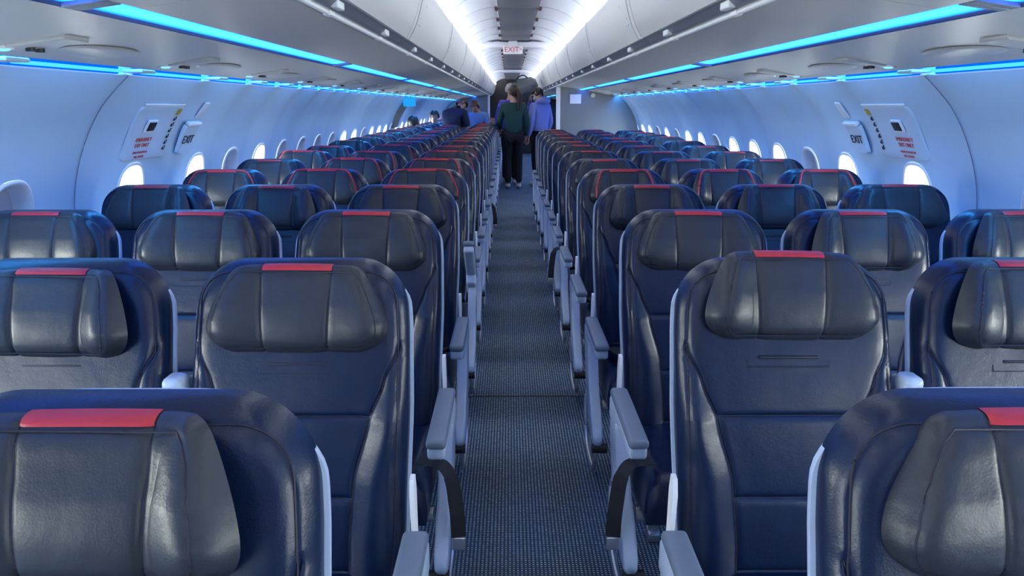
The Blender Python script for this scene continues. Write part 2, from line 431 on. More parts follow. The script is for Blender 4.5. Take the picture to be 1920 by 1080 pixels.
# small latches along the centre panel
mb = MB()
for sg in (-1, 1):
    for j in range(int((Y1 - Y0) / rib)):
        y = Y0 + rib * j; mb.rbox(sg * .172 - .012, sg * .172 + .012, y - .05, y + .05, 2.138, 2.16, .004)
struct(obj('trim_7', mb, mat('latch_maroon', (.12, .04, .05), .5)))

# ceiling LED rows behind the bin tops
LS = 1.8
k = 0; BSEG = []
y = -1.77
while y < Y1 - .3: BSEG.append((y, min(y + LS, Y1 - .02))); y += LS
BSEG = [(Y0, -1.77)] + BSEG
for sg, side in ((-1, 'left'), (1, 'right')):
    n = 0
    for (a, b) in BSEG:
        mb = MB(); mb.grid([[(sg * .474, a + .03, 1.995), (sg * .455, a + .03, 2.02), (sg * .452, a + .03, 2.035)], [(sg * .474, b - .03, 1.995), (sg * .455, b - .03, 2.02), (sg * .452, b - .03, 2.035)]])
        o = obj('ceiling_light', mb, M['led_w'])
        mid = (a + b) / 2
        tag(o, 'bright white strip light above the %s overhead bins, %s' % (side, ORD[n] if n else 'behind the viewer'), 'light', 'white strip lights along the ceiling')
        n += 1

# bin undersides, bins, blue strips, cove
def under(x): return 1.77 - .1406 * x
for sg, side in ((-1, 'left'), (1, 'right')):
    for n, (a, b) in enumerate(BSEG):
        w = {0: 'behind the viewer', 1: 'directly over the viewer'}.get(n, ORD[n - 1] + ' from the viewer')
        t = thing('overhead_bin', (0, (a + b) / 2, 0), 'ivory overhead luggage bin with closed curved door on the %s side, %s' % (side, w), 'overhead bin', 'overhead bins on the %s' % side)
        h = (b - a) / 2
        mb = MB()      # body: bottom plate with some depth, plus the recessed frame behind the door
        prof = [(.598, under(.598) + .006), (.62, under(.62)), (.932, under(.932)), (.932, under(.932) + .05), (.75, 1.80), (.60, 2.05), (.492, 2.02), (.486, 1.98), (.50, 1.88), (.53, 1.79), (.565, 1.735)]
        rows = [[(sg * x, yy, z) for x, z in prof] for yy in (-h + .002, h - .002)]
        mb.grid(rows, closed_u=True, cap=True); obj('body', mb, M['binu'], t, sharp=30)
        dp = catmull([(.548, 0, 1.722), (.512, 0, 1.79), (.484, 0, 1.88), (.471, 0, 1.955), (.474, 0, 1.985)], 6)
        mb = MB(); rows = []
        for yy, inn in ((-h + .010, .012), (-h + .012, .003), (-h + .02, 0), (h - .02, 0), (h - .012, .003), (h - .010, .012)):
            rows.append([(sg * (p.x + inn), yy, p.z) for p in dp] + [(sg * (p.x + .016), yy, p.z) for p in reversed(dp)])
        mb.grid(rows, closed_u=True, cap=True); dr = obj('door', mb, M['bin'], t, sharp=50)
        mb = MB()
        for yy in (-h + .02, ):
            mb.tube([(sg * (p.x - .002), yy + .05, p.z) for p in dp], .003, 6)
        obj('seam_line', mb, M['shade'], dr)
        mb = MB()
        for (dy, dz) in ((.16, 1.83), (.22, 1.80), (.16, 1.80), (.30, 1.90)):
            xx = lerp_prof([(1.722, .548), (1.79, .512), (1.88, .484), (1.955, .471)], dz)
            mb.cyl((sg * (xx + .001), -h + dy, dz), (1, 0, 0), .006, .006, 10)
        obj('screw_cap', mb, M['pad'], dr)
        mb = MB(); mb.grid([[(sg * .606, yy, under(.606) + .003), (sg * .585, yy, 1.700), (sg * .56, yy, 1.722), (sg * .553, yy, 1.728), (sg * .58, yy, 1.74), (sg * .612, yy, 1.70)] for yy in (-h + .005, h - .005)], closed_u=True, cap=True)
        obj('handle_channel', mb, M['channel'], t, smooth=False)
        mb = MB(); mb.tube([(sg * .603, -h + .004, 1.684), (sg * .603, h - .004, 1.684)], .0075, 10); obj('rail', mb, M['white'], t)
        for yy in (-h * .45, h * .5):
            mb = MB(); mb.rbox(sg * .578 - .012, sg * .578 + .012, yy - .045, yy + .045, 1.695, 1.722, .005); mb.rbox(sg * .604 - .012, sg * .604 + .012, yy - .03, yy + .03, 1.676, 1.692, .004)
            obj('latch', mb, M['white'], t)
    # outboard panel between the blue strip and the wall
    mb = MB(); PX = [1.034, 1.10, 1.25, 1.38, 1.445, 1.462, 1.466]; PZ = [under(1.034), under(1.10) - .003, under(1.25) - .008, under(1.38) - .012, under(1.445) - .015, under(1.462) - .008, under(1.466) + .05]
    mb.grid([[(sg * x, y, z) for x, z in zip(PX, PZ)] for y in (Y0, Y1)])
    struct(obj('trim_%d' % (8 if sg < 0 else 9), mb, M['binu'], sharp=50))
    # backing so that nothing shines through from above
    mb = MB(); mb.grid([[(sg * .93, y, under(.93) + .03), (sg * 1.04, y, under(1.04) + .03), (sg * 1.466, y, 1.63), (sg * 1.56, y, 1.63), (sg * 1.56, y, 1.53)] for y in (Y0, Y1)])
    struct(obj('trim_%d' % (10 if sg < 0 else 11), mb, M['trim'], smooth=False))
    # blue strips under the bins
    yy = -0.78 - 2.5; n = 0
    while yy < 20:
        a, b = max(yy + .035, Y0 + .01), min(yy + 2.5 - .035, Y1)
        w = 'behind the viewer' if n == 0 else ('beside and above the viewer' if n == 1 else ORD[n - 1] + ' from the viewer')
        ang = math.atan(.1406)
        t = thing('light_strip', (sg * .983, (a + b) / 2, under(.983) + .004), 'glowing blue light strip under the %s bins, %s' % (side, w), 'light strip', 'blue light strips under the bins')
        hh = (b - a) / 2
        ln = MB(); ln.grid([[(x, y, -sg * x * .1406 + .004 + .6 * x * x) for x in (-.047, -.03, -.012, .012, .03, .047)] for y in (-hh, hh)])
        obj('diffuser', ln, M['strip'], t)
        for e in (-1, 1):
            fr = MB(); fr.rbox(-.05, .05, e * (hh + .016) - .015, e * (hh + .016) + .015, -.006, .012, .003, mtx=Matrix.Rotation(ang * sg, 4, 'Y'))
            obj('end_cap', fr, M['pad'], t)
        yy += 2.5; n += 1
    # cove light above the window panels
    n = 0
    for b in range(len(WY)):
        a, c = EDG[b] + .055, EDG[b + 1] - .055
        if c < .9: lab = 'blue cove light above the %s windows, out of view %s' % (side, ORD[b] + ' from the front')
        else: n += 1; lab = 'blue cove light above the %s window panels, %s one along the wall' % (side, ORD[n - 1])
        mb = MB(); mb.grid([[(sg * 1.512, y, 1.596), (sg * 1.548, y, 1.590), (sg * 1.553, y, 1.535)] for y in (a, c)])  # recess faces, self-glowing to look lit; the tube below is the LED
        o = obj('cove_light', mb, M['cove_glow']); tag(o, lab, 'light', 'blue cove lights over the windows')
        m2 = MB(); m2.tube([(sg * 1.531, a + .02, 1.545), (sg * 1.531, c - .02, 1.545)], .0060, 8); obj('light_tube', m2, M['led_line'], o)
        cl = MB(); cl.rbox(sg * 1.500 - .040, sg * 1.500 + .040, EDG[b + 1] - .055, EDG[b + 1] + .055, 1.540, 1.552, .005)
        obj('clip_cover', cl, M['trim'], o)
    # passenger service units
    for n in range(20):
        yc = 2.0 + .93 * n
        t = thing('service_panel', (sg * 1.30, yc, under(1.30) - .011), 'reading light and air vent panel over the %s seats, %s from the viewer' % (side, ORD[n]), 'service panel', 'overhead service panels')
        rot = Matrix.Rotation(ang * sg, 4, 'Y')
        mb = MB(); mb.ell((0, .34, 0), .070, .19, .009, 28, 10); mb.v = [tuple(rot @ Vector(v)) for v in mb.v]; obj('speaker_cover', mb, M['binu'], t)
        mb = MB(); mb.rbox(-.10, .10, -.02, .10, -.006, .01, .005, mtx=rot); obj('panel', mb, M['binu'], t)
        mb = MB(); mb.ell((sg * .075, 0, -.0165), .019, .019, .005, 20, 8); obj('reading_light', mb, M['led_read'], t)
        mb = MB(); mb.cyl((sg * .075, 0, -.0115), (0, 0, 1), .028, .009, 20); obj('light_ring', mb, M['white'], t)
        for dy in (.045, .085):
            mb = MB(); mb.cyl((sg * .03, dy, -.010), (0, 0, 1), .012, .018, 16); obj('air_vent', mb, M['black'], t)

# ------------------------------------------------------------------ partitions
def partition(sg, y, xin, nm, lab, th=.05):
    t = thing('partition', (0, y, 0), lab, 'partition')
    poly = [(sg * (xin + .03), .02)]
    poly += [(sg * (xin + .03), under(xin + .03) - .003), (sg * 1.44, under(1.44) - .003), (sg * 1.50, 1.54)]
    for i in range(0, 30):
        x, z = wallpt(.04 + (SL - .06) * i / 29, -.018); poly.append((sg * x, max(z, .02)))
    n = len(poly); mb = MB()
    mb.add([(x, 0, z) for x, z in poly] + [(x, th, z) for x, z in poly], [tuple(range(n)), tuple(range(n, 2 * n))[::-1]] + [(i, (i + 1) % n, n + (i + 1) % n, n + i) for i in range(n)])
    obj('panel', mb, M['part'], t, smooth=False)
    mb = MB(); mb.rbox(sg * (xin + .005) - .028, sg * (xin + .005) + .028, -.015, th + .015, .01, 1.675, .01); obj('edge_post', mb, M['white'], t)
    return t
pr = partition(1, 10.95, .63, 'right', 'grey partition wall with a white post behind the right rows, paper notice on it')
o = obj('wall_notice', MB().rbox(.80, .96, 10.935, 10.944, 1.44, 1.57, .003), M['white']); tag(o, 'small white notice fixed high on the grey partition at the right', 'notice')
o = obj('round_sign', MB().cyl((1.13, 10.942, 1.555), (0, 1, 0), .03, .012, 24), mat('pale_yellow_plastic', (.6, .6, .42), .5)); tag(o, 'tiny pale yellow round button light on the grey right partition', 'light')
partition(-1, 19.9, .60, 'left', 'dark grey partition far down the left side behind the standing passengers')

# ------------------------------------------------------------------ ceiling exit sign
t = thing('exit_sign', (-0.026, 9.03, 2.045), 'small white exit sign with red letters hanging from the middle of the ceiling', 'sign')
obj('bracket', MB().rbox(-.05, .05, -.01, .03, .04, .10, .004), M['white'], t)
obj('sign_box', MB().rbox(-.112, .112, -.018, .018, -.048, .048, .008), mat('sign_face', (.8, .75, .8), .4, emis=(1, .85, .9), estr=.12), t)
me = text_mesh('EXIT', .085, M['redink']); o = link('lettering', me, t, (-.015, -.0195, 0)); o.rotation_euler = (radians(90), 0, 0)
me = text_mesh('>', .06, M['redink']); o = link('arrow', me, t, (.088, -.0195, .002)); o.rotation_euler = (radians(90), 0, 0)

# ------------------------------------------------------------------ overwing exits: hatch cover with decals, and the exit handle panel
def wall_frame(sg, y, z, off=0.0):
    off += .006     # matrix whose x runs along the wall as read, y up the wall, z into the cabin
    s = s_of_z(z); x, zz = wallpt(s, -.012 - off); x2, z2 = wallpt(s - .02, -.012 - off)
    up = Vector((sg * (x2 - x), 0, z2 - zz)).normalized(); ax = Vector((0, 1, 0)) if sg < 0 else Vector((0, -1, 0))
    nz = ax.cross(up).normalized()
    R = Matrix((ax, up, nz)).transposed().to_4x4(); R.translation = Vector((sg * x, y, zz)); return R
def wall_patch(sg, y0, y1, z0, z1, off, th, r=.03):
    s0, s1 = s_of_z(z1), s_of_z(z0); mb = MB(); ym, sm = (y0 + y1) / 2, (s0 + s1) / 2; hy, hs = (y1 - y0) / 2, (s1 - s0) / 2; rows = []
    def pt(a, k, d):
        oy, os_ = oval(a, hy * k, hs * k, 12); x, z = wallpt(sm + os_, -d - .006); return (sg * x, ym + oy, z)
    N = 64
    rows = [[pt(2 * pi * i / N + .001, 1, off) for i in range(N)], [pt(2 * pi * i / N + .001, .985, off + th * .8) for i in range(N)], [pt(2 * pi * i / N + .001, .965, off + th) for i in range(N)]]
    for k in (.8, .6, .4, .2, 0.001): rows.append([pt(2 * pi * i / N + .001, k, off + th) for i in range(N)])
    mb.grid(rows, closed_u=True); return mb
for sg, side in ((-1, 'left'), (1, 'right')):
    t = thing('exit_hatch_cover', (0, 0, 0), 'raised rectangular emergency exit hatch cover with red notice on the %s wall' % side, 'hatch cover')
    obj('cover', wall_patch(sg, 3.25, 3.69, 1.185, 1.43, .012, .007), M['trim'], t, sharp=60)
    obj('frame_top', MB().rbox(-.2, .2, -.006, .006, 0, .008, .003, mtx=wall_frame(sg, 3.47, 1.435, 0)), M['white'], t)
    F = wall_frame(sg, 3.41, 1.345, .009)
    mbb = MB().rbox(-.045, .045, -.032, .032, 0, .010, .012, mtx=F); w = obj('handle_recess', mbb, M['white'], t)
    obj('recess_window', MB().rbox(-.034, .034, -.022, .022, .008, .013, .008, mtx=F), M['black'], w)
    for i, (tx, sz, zz) in enumerate((('EMERGENCY', .026, 1.280), ('EXIT ONLY', .026, 1.254), ('OPEN DOOR BEFORE', .014, 1.222), ('PULL HANDLE', .014, 1.202))):
        o = link('lettering', text_mesh(tx, sz, M['redink']), t); o.matrix_world = wall_frame(sg, 3.41, zz, .0095)
    # row of black pictograms
    for i in range(6):
        F = wall_frame(sg, 3.635, 1.372 - .028 * i, .0095)
        p = MB(); p.rbox(-.012, .004, -.010, .004, 0, .0015, .001, mtx=F); p.cyl(F @ Vector((.008, .008, .001)), F.to_3x3() @ Vector((0, 0, 1)), .005, .002, 10)
        p.rbox(-.004, .014, -.012, -.008, 0, .0015, .001, mtx=F @ Matrix.Rotation(.6, 4, 'Z')); obj('pictogram', p, M['ink'], t)
    obj('yellow_label', MB().rbox(-.018, .018, -.018, .018, 0, .0015, .001, mtx=wall_frame(sg, 3.64, 1.405, .0095)), M['yellow'], t)
    t = thing('exit_handle_panel', (0, 0, 0), 'narrow exit handle panel lettered EXIT beside the hatch on the %s wall' % side, 'exit panel')
    obj('panel', wall_patch(sg, 3.80, 3.96, 1.19, 1.335, .011, .016), M['trim'], t, sharp=60)
    obj('handle', MB().rbox(-.075, .075, -.011, .011, 0, .028, .008, mtx=wall_frame(sg, 3.88, 1.345, .0)), M['white'], t)
    obj('grab_rail', MB().rbox(-.03, .03, -.05, .05, 0, .012, .006, mtx=wall_frame(sg, 3.92, 1.41, .0)), M['white'], t)
    o = link('lettering', text_mesh('EXIT', .062, M['ink']), t); o.matrix_world = wall_frame(sg, 3.88, 1.262, .0175)
# exit doorway on the left, far down
t = thing('exit_door_surround', (0, 11.2, 0), 'brown door surround with a blue lit box above it on the left wall', 'door surround')
obj('surround', wall_patch(-1, 11.0, 11.5, 1.10, 1.47, .014, .03), M['tan'], t, sharp=60)
obj('lit_box', MB().rbox(-1.58, -1.42, 10.85, 11.0, 1.40, 1.53, .01), M['lit_blue'], t, (0, -11.2, 0))
for c in list(t.children):
    if c.name.startswith('surround'): c.location = (0, -11.2, 0)

# ------------------------------------------------------------------ the seat
ZT = 1.10
def hwb(z):          # half width of the backrest
    w = lerp_prof([(.38, .203), (.55, .219), (.80, .229), (.95, .228), (1.10, .219)], z)
    r = .100
    if z > ZT - r: w = w - r + sqrt(max(0, r * r - (z - (ZT - r)) ** 2))
    return w
def yb(z): return -(ZT - z) * .20 - .018 * sin(pi * min(1, max(0, (z - .4) / .6)))
def side_seam(z): return lerp_prof([(.40, .100), (.52, .103), (.65, .115), (.78, .148), (.86, .18), (.93, .212)], z)
HS = (.79, .62, .46)
def front(x, z, T=.050):
    ex = max(1e-5, hwb(z) - abs(x)); ez = max(1e-5, ZT - z); e = 1 / sqrt(1 / ex ** 2 + 1 / ez ** 2)
    R = .042; k = min(1, e / R); y = T * sqrt(max(0, 1 - (1 - k) ** 2))
    ax = abs(x)
    if z < .935:
        d = (ax - side_seam(z)); y -= .008 * exp(-abs(d) / .005)
        y += .018 * exp(-((ax - side_seam(z) - .048) / .038) ** 2) * min(1, (.935 - z) / .15)       # bolsters
        if ax < side_seam(z):
            for h in HS:
                y -= .007 * exp(-abs(z - h) / .005) * min(1, (side_seam(z) - ax) / .01)
    y -= .004 * exp(-((e - .020) / .004) ** 2)       # rim seam
    return yb(z) - y
NX = 60
def usp(n, p=.72): return [math.copysign(sin(abs(a) * pi / 2) * .55 + abs(a) * .45, a) for a in [2 * i / n - 1 for i in range(n + 1)]]
def seam_u(hw, sx, n=12, m=14):       # columns gathered at the seam lines and at the rims
    inner = [0] + [sx * q for q in (.12, .24, .36, .48, .60, .70, .79, .86)] + [sx - .014, sx - .009, sx - .006, sx - .003, sx]
    inner = [min(v, sx) for v in inner]
    out = [sx + d for d in (.003, .006, .009, .014)]; lo = sx + .020; L = max(hw - lo, .002)
    if hw - sx < .024: out = [sx + (hw - sx) * q for q in (.1, .2, .3, .4)]; lo = sx + (hw - sx) * .5; L = hw - lo
    out += [lo + L * q for q in (0, .10, .2, .3, .4, .5, .58, .66, .72, .78, .83, .88, .92, .95, .975, .99, 1)]
    pos = inner + out
    return [-v for v in reversed(pos[1:])] + pos
zs = set()
for i in range(70): zs.add(round(.38 + (1.0 - .38) * i / 69, 4))
for h in HS:
    for d in (-.014, -.010, -.007, -.004, -.002, 0, .002, .004, .007, .010, .014): zs.add(round(h + d, 4))
for i in range(26): zs.add(round(1.0 + .10 * sin(pi / 2 * i / 25), 5))
zs = sorted(zs); zs = [z for i, z in enumerate(zs) if i == 0 or z - zs[i - 1] > .0006 or i == len(zs) - 1]; zs[-1] = ZT
def solid(front_fn, back_fn, us, zs, hw):
    mb = MB(); n = len(zs)
    X = (lambda z: us(z)) if callable(us) else (lambda z: [u * hw(z) for u in us])
    m = len(X(zs[0]))
    F = [[(x, front_fn(x, z), z) for x in X(z)] for z in zs]
    B = [[(x, back_fn(x, z), z) for x in X(z)] for z in zs]
    mb.grid(F); mb.grid(B)
    ring = [(0, i) for i in range(m)] + [(j, m - 1) for j in range(1, n)] + [(n - 1, i) for i in range(m - 2, -1, -1)] + [(j, 0) for j in range(n - 2, 0, -1)]
    mb.grid([[F[j][i] for j, i in ring], [B[j][i] for j, i in ring]], closed_u=True)
    return mb
US = lambda z: seam_u(hwb(z), min(side_seam(z), hwb(z) - .014))
ME = {}
ME['backrest'] = solid(front, lambda x, z: yb(z) + .012, US, zs, hwb).mesh('backrest', M['navy'], sharp=75)
# hard shell behind, a little wider than the leather below the shoulders
def hws(z): return hwb(min(z + .006, ZT)) + .0095 * min(1, max(0, (ZT - .035 - z) / .05)) - .003
zsh = [.34 + (ZT - .012 - .34) * sin(j / 40 * pi / 2) for j in range(41)]
ME['shell'] = solid(lambda x, z: yb(z) + .004, lambda x, z: yb(z) + .004 + .040 * sqrt(max(0, 1 - (abs(x) / (hws(z) + .001)) ** 4)) + .004, usp(16), zsh, lambda z: hws(z)).mesh('seat_shell', M['shell'], sharp=60)
def seam_pts(fn_pts): return [(x, front(x, z) - .0006, z) for x, z in fn_pts]
mb = MB()
for s in (-1, 1):
    mb.tube(seam_pts([(s * side_seam(z), z) for z in [.40 + .53 * i / 50 for i in range(51)]]), .0016, 5)
for h in HS:
    w = side_seam(h); mb.tube(seam_pts([(w * (2 * i / 24 - 1), h) for i in range(25)]), .0014, 5)
rim = []
for i in range(41): z = .42 + (1.0 - .42) * i / 40; rim.append((-(hwb(z) - .020), z))
for i in range(1, 20): a = pi / 2 * i / 20; rim.append((-(hwb(1.0) - .085) - .065 * cos(a), 1.015 + .065 * sin(a)))
rim2 = rim + [(-x, z) for x, z in reversed(rim)]
mb.tube(seam_pts(rim2), .0016, 5)
ME['stitching'] = mb.mesh('stitching', M['stitch'])
# slot and tab under the headrest
mb = MB(); mb.rbox(-.062, .062, front(0, .899) - .002, front(0, .899) + .006, .896, .902, .002)
mb.tube([(-.083, front(.083, .893) - .0004, .893), (-.083, front(.083, .880) - .0004, .880), (.083, front(.083, .880) - .0004, .880), (.083, front(.083, .893) - .0004, .893)], .0011, 5)
ME['slot'] = mb.mesh('headrest_slot', M['stitch'])
# seat cushion
def cush():
    mb = MB(); rows = []
    n = 20
    def prof(u): return .225 * u
    us = usp(24); ts = [i / 28 for i in range(29)]
    T, B = [], []
    for t in ts:
        y = -.10 - .47 * t; row = []; rb = []
        for u in us:
            e = 1 / sqrt(1 / max(1e-4, .225 * (1 - abs(u))) ** 2 + 1 / max(1e-4, .47 * (1 - t) + 0.0) ** 2 + 1e-3)
            k = min(1, e / .05); h = .10 * sqrt(max(0, 1 - (1 - k) ** 2)) + .012 * t
            z = .355 + h - .006 * exp(-((abs(u) * .225 - .165) / .008) ** 2); row.append((.225 * u, y, z)); rb.append((.222 * u, y, .34))
        T.append(row); B.append(rb)
    mb.grid(T); mb.grid(B); m = len(us); nn = len(ts)
    ring = [(0, i) for i in range(m)] + [(j, m - 1) for j in range(1, nn)] + [(nn - 1, i) for i in range(m - 2, -1, -1)] + [(j, 0) for j in range(nn - 2, 0, -1)]
    mb.grid([[T[j][i] for j, i in ring], [B[j][i] for j, i in ring]], closed_u=True)
    return mb
ME['seat'] = cush().mesh('seat_cushion', M['navy'], sharp=70)
# under-seat frame and legs
mb = MB(); mb.tube([(-.23, -.14, .31), (.23, -.14, .31)], .022, 10); mb.tube([(-.23, -.46, .31), (.23, -.46, .31)], .022, 10); mb.rbox(-.21, .21, -.52, -.10, .325, .345, .005)
ME['frame'] = mb.mesh('seat_frame', M['metal'])
def leg_mesh(y):
    m = MB(); m.tube([(0, -.30 + y * .16, .31), (0, -.30 + y * .2, .03)], .017, 10); m.rbox(-.02, .02, -.30 + y * .2 - .03, -.30 + y * .2 + .03, .0, .035, .006); return m
ME['legf'] = leg_mesh(-1).mesh('leg', M['metal']); ME['legr'] = leg_mesh(1).mesh('leg', M['metal'])

# headrests ---------------------------------------------------
HH = .188
HWT = [(0, .128), (.03, .150), (.09, .173), (.18, .190), (.30, .196), (.5, .188), (.7, .172), (.84, .157), (.93, .144), (.975, .132), (1, .116)]
def hr_hw(t):
    P = HWT; i = max(0, min(len(P) - 2, next((j for j in range(len(P) - 1) if t <= P[j + 1][0]), len(P) - 2)))
    (x0, y0), (x1, y1) = P[i], P[i + 1]; m0 = (y1 - P[max(i - 1, 0)][1]) / (x1 - P[max(i - 1, 0)][0]); m1 = (P[min(i + 2, len(P) - 1)][1] - y0) / (P[min(i + 2, len(P) - 1)][0] - x0)
    h = x1 - x0; q = (t - x0) / h
    return .97 * ((2 * q ** 3 - 3 * q * q + 1) * y0 + (q ** 3 - 2 * q * q + q) * h * m0 + (-2 * q ** 3 + 3 * q * q) * y1 + (q ** 3 - q * q) * h * m1)
def hr_sx(t): return .0735 - .008 * (1 - t)
def hr_front(x, t, seed=0.0):
    hw = hr_hw(t); ex = max(1e-5, hw - abs(x)); ez = max(1e-5, min(t, 1 - t) * HH); e = 1 / sqrt(1 / ex ** 2 + 1 / ez ** 2)
    k = min(1, e / .034); y = .044 * sqrt(max(0, 1 - (1 - k) ** 2))
    sx = hr_sx(t); d = abs(abs(x) - sx)
    y -= .0058 * exp(-d / .0040)
    if abs(x) < sx: y += .0025 * (1 - (x / sx) ** 2)
    else: y += .005 * max(0, 1 - ((abs(x) - .125) / .055) ** 2) * min(1, 4 * t * (1.1 - t))
    y += .010 * exp(-((t - .3) / .28) ** 2)
    y -= .0030 * exp(-((e - .012) / .003) ** 2)
    y *= 1 - .38 * max(0, (t - .55) / .45)
    if e < .02: y += .0016 * sin(t * 34 + 5 * x + seed) * sin(t * 15 + seed)
    return y, e
def fold_table(a):
    tb = [(0, 0, 0)]; cx = cy = 0; n = 70; dd = .0024
    for i in range(n):
        d = (i + .5) * dd; k = min(1, d / .050); th = a * (k * k * (3 - 2 * k)); cx += cos(th) * dd; cy += sin(th) * dd; tb.append((cx, cy, th))
    return tb
_FT = {}
def fold(x, y, z, wl, wr, pivot=.074):
    a = wr if x > 0 else wl
    if abs(x) > pivot and a:
        if a not in _FT: _FT[a] = fold_table(a)
        d = (abs(x) - pivot) / .0024; i = min(int(d), 69); f = d - i; p, q = _FT[a][i], _FT[a][min(i + 1, 70)]
        cx, cy, th = [p[j] + (q[j] - p[j]) * f for j in range(3)]
        return math.copysign(pivot + cx - y * sin(th), x), cy + y * cos(th), z
    return x, y, z
def headrest_mesh(wl, wr, seed):
    ts = [.5 - .5 * cos(pi * i / 46) for i in range(47)]; mb = MB()
    F, B = [], []
    for t in ts:
        f, b = [], []
        for x in seam_u(hr_hw(t), hr_sx(t)):
            y, e = hr_front(x, t, seed); z = (t - .5) * HH + .006 * (x / .2) ** 2 * (1 - 2.2 * t)
            X, Y, Z = fold(x, y, z, wl, wr); f.append((X, -Y, Z))
            X, Y, Z = fold(x, -.004, z, wl, wr); b.append((X, -Y, Z))
        F.append(f); B.append(b)
    mb.grid(F); mb.grid(B); m = len(F[0]); n = len(ts)
    ring = [(0, i) for i in range(m)] + [(j, m - 1) for j in range(1, n)] + [(n - 1, i) for i in range(m - 2, -1, -1)] + [(j, 0) for j in range(n - 2, 0, -1)]
    mb.grid([[F[j][i] for j, i in ring], [B[j][i] for j, i in ring]], closed_u=True)
    h = mb.mesh('headrest', M['char'], sharp=80)
    # stitching
    st = MB()
    def sp(x, t, o=.0006):
        y, e = hr_front(x, t, seed); z = (t - .5) * HH + .006 * (x / .2) ** 2 * (1 - 2.2 * t); X, Y, Z = fold(x, y + o, z, wl, wr); return (X, -Y, Z)
    for s in (-1, 1):
        st.tube([sp(s * hr_sx(t), t, 0) for t in [.04 + .92 * i / 30 for i in range(31)]], .0016, 5)
    loop = []
    for i in range(25): t = .07 + .86 * i / 24; loop.append((hr_hw(t) - .014 - .02 * max(0, (t - .85) / .08) * .3, t))
    lp = loop + [(-x, t) for x, t in reversed(loop)]
    st.tube([sp(x, t, 0) for x, t in lp], .0013, 5, closed=True)
    st = st.mesh('stitching', M['stitch'])
    # red tab over the top edge between the two seams
    def wrap(xs, w_lo, w_hi):
        rows = []
        for x in xs:
            row = []
            for q in range(7):
                t = w_lo + (1 - w_lo) * q / 6
                p = sp(x, t, .0018); row.append((p[0], p[1], p[2] + .0010 * q / 6))
            p = sp(x, 1.0, 0); row.append((p[0], .004, p[2] + .0018)); row.append((p[0], .006, p[2] - .004)); rows.append(row)
        return rows
    rb = MB(); rb.grid(wrap([-.0725 + .145 * i / 24 for i in range(25)], .940, 1)); tab = rb.mesh('red_tab', M['red'])
    # red piping all round the top and sides
    pp = []
    for i in range(30): t = .22 + .75 * i / 29; pp.append((hr_hw(t) - .004, t))
    pts = [(x, t) for x, t in pp] + [(.10 - .2 * i / 16, .992) for i in range(17)] + [(-x, t) for x, t in reversed(pp)]
    pm = MB(); pm.tube([sp(x, t, .001) for x, t in pts], .0045, 6); pm = pm.mesh('red_piping', M['red'])
    return h, st, tab, pm
HR = [headrest_mesh(0, 0, .3), headrest_mesh(.70, .70, 1.7), headrest_mesh(.10, .68, 2.9), headrest_mesh(.55, .10, 4.1), headrest_mesh(.16, .16, 5.0)]

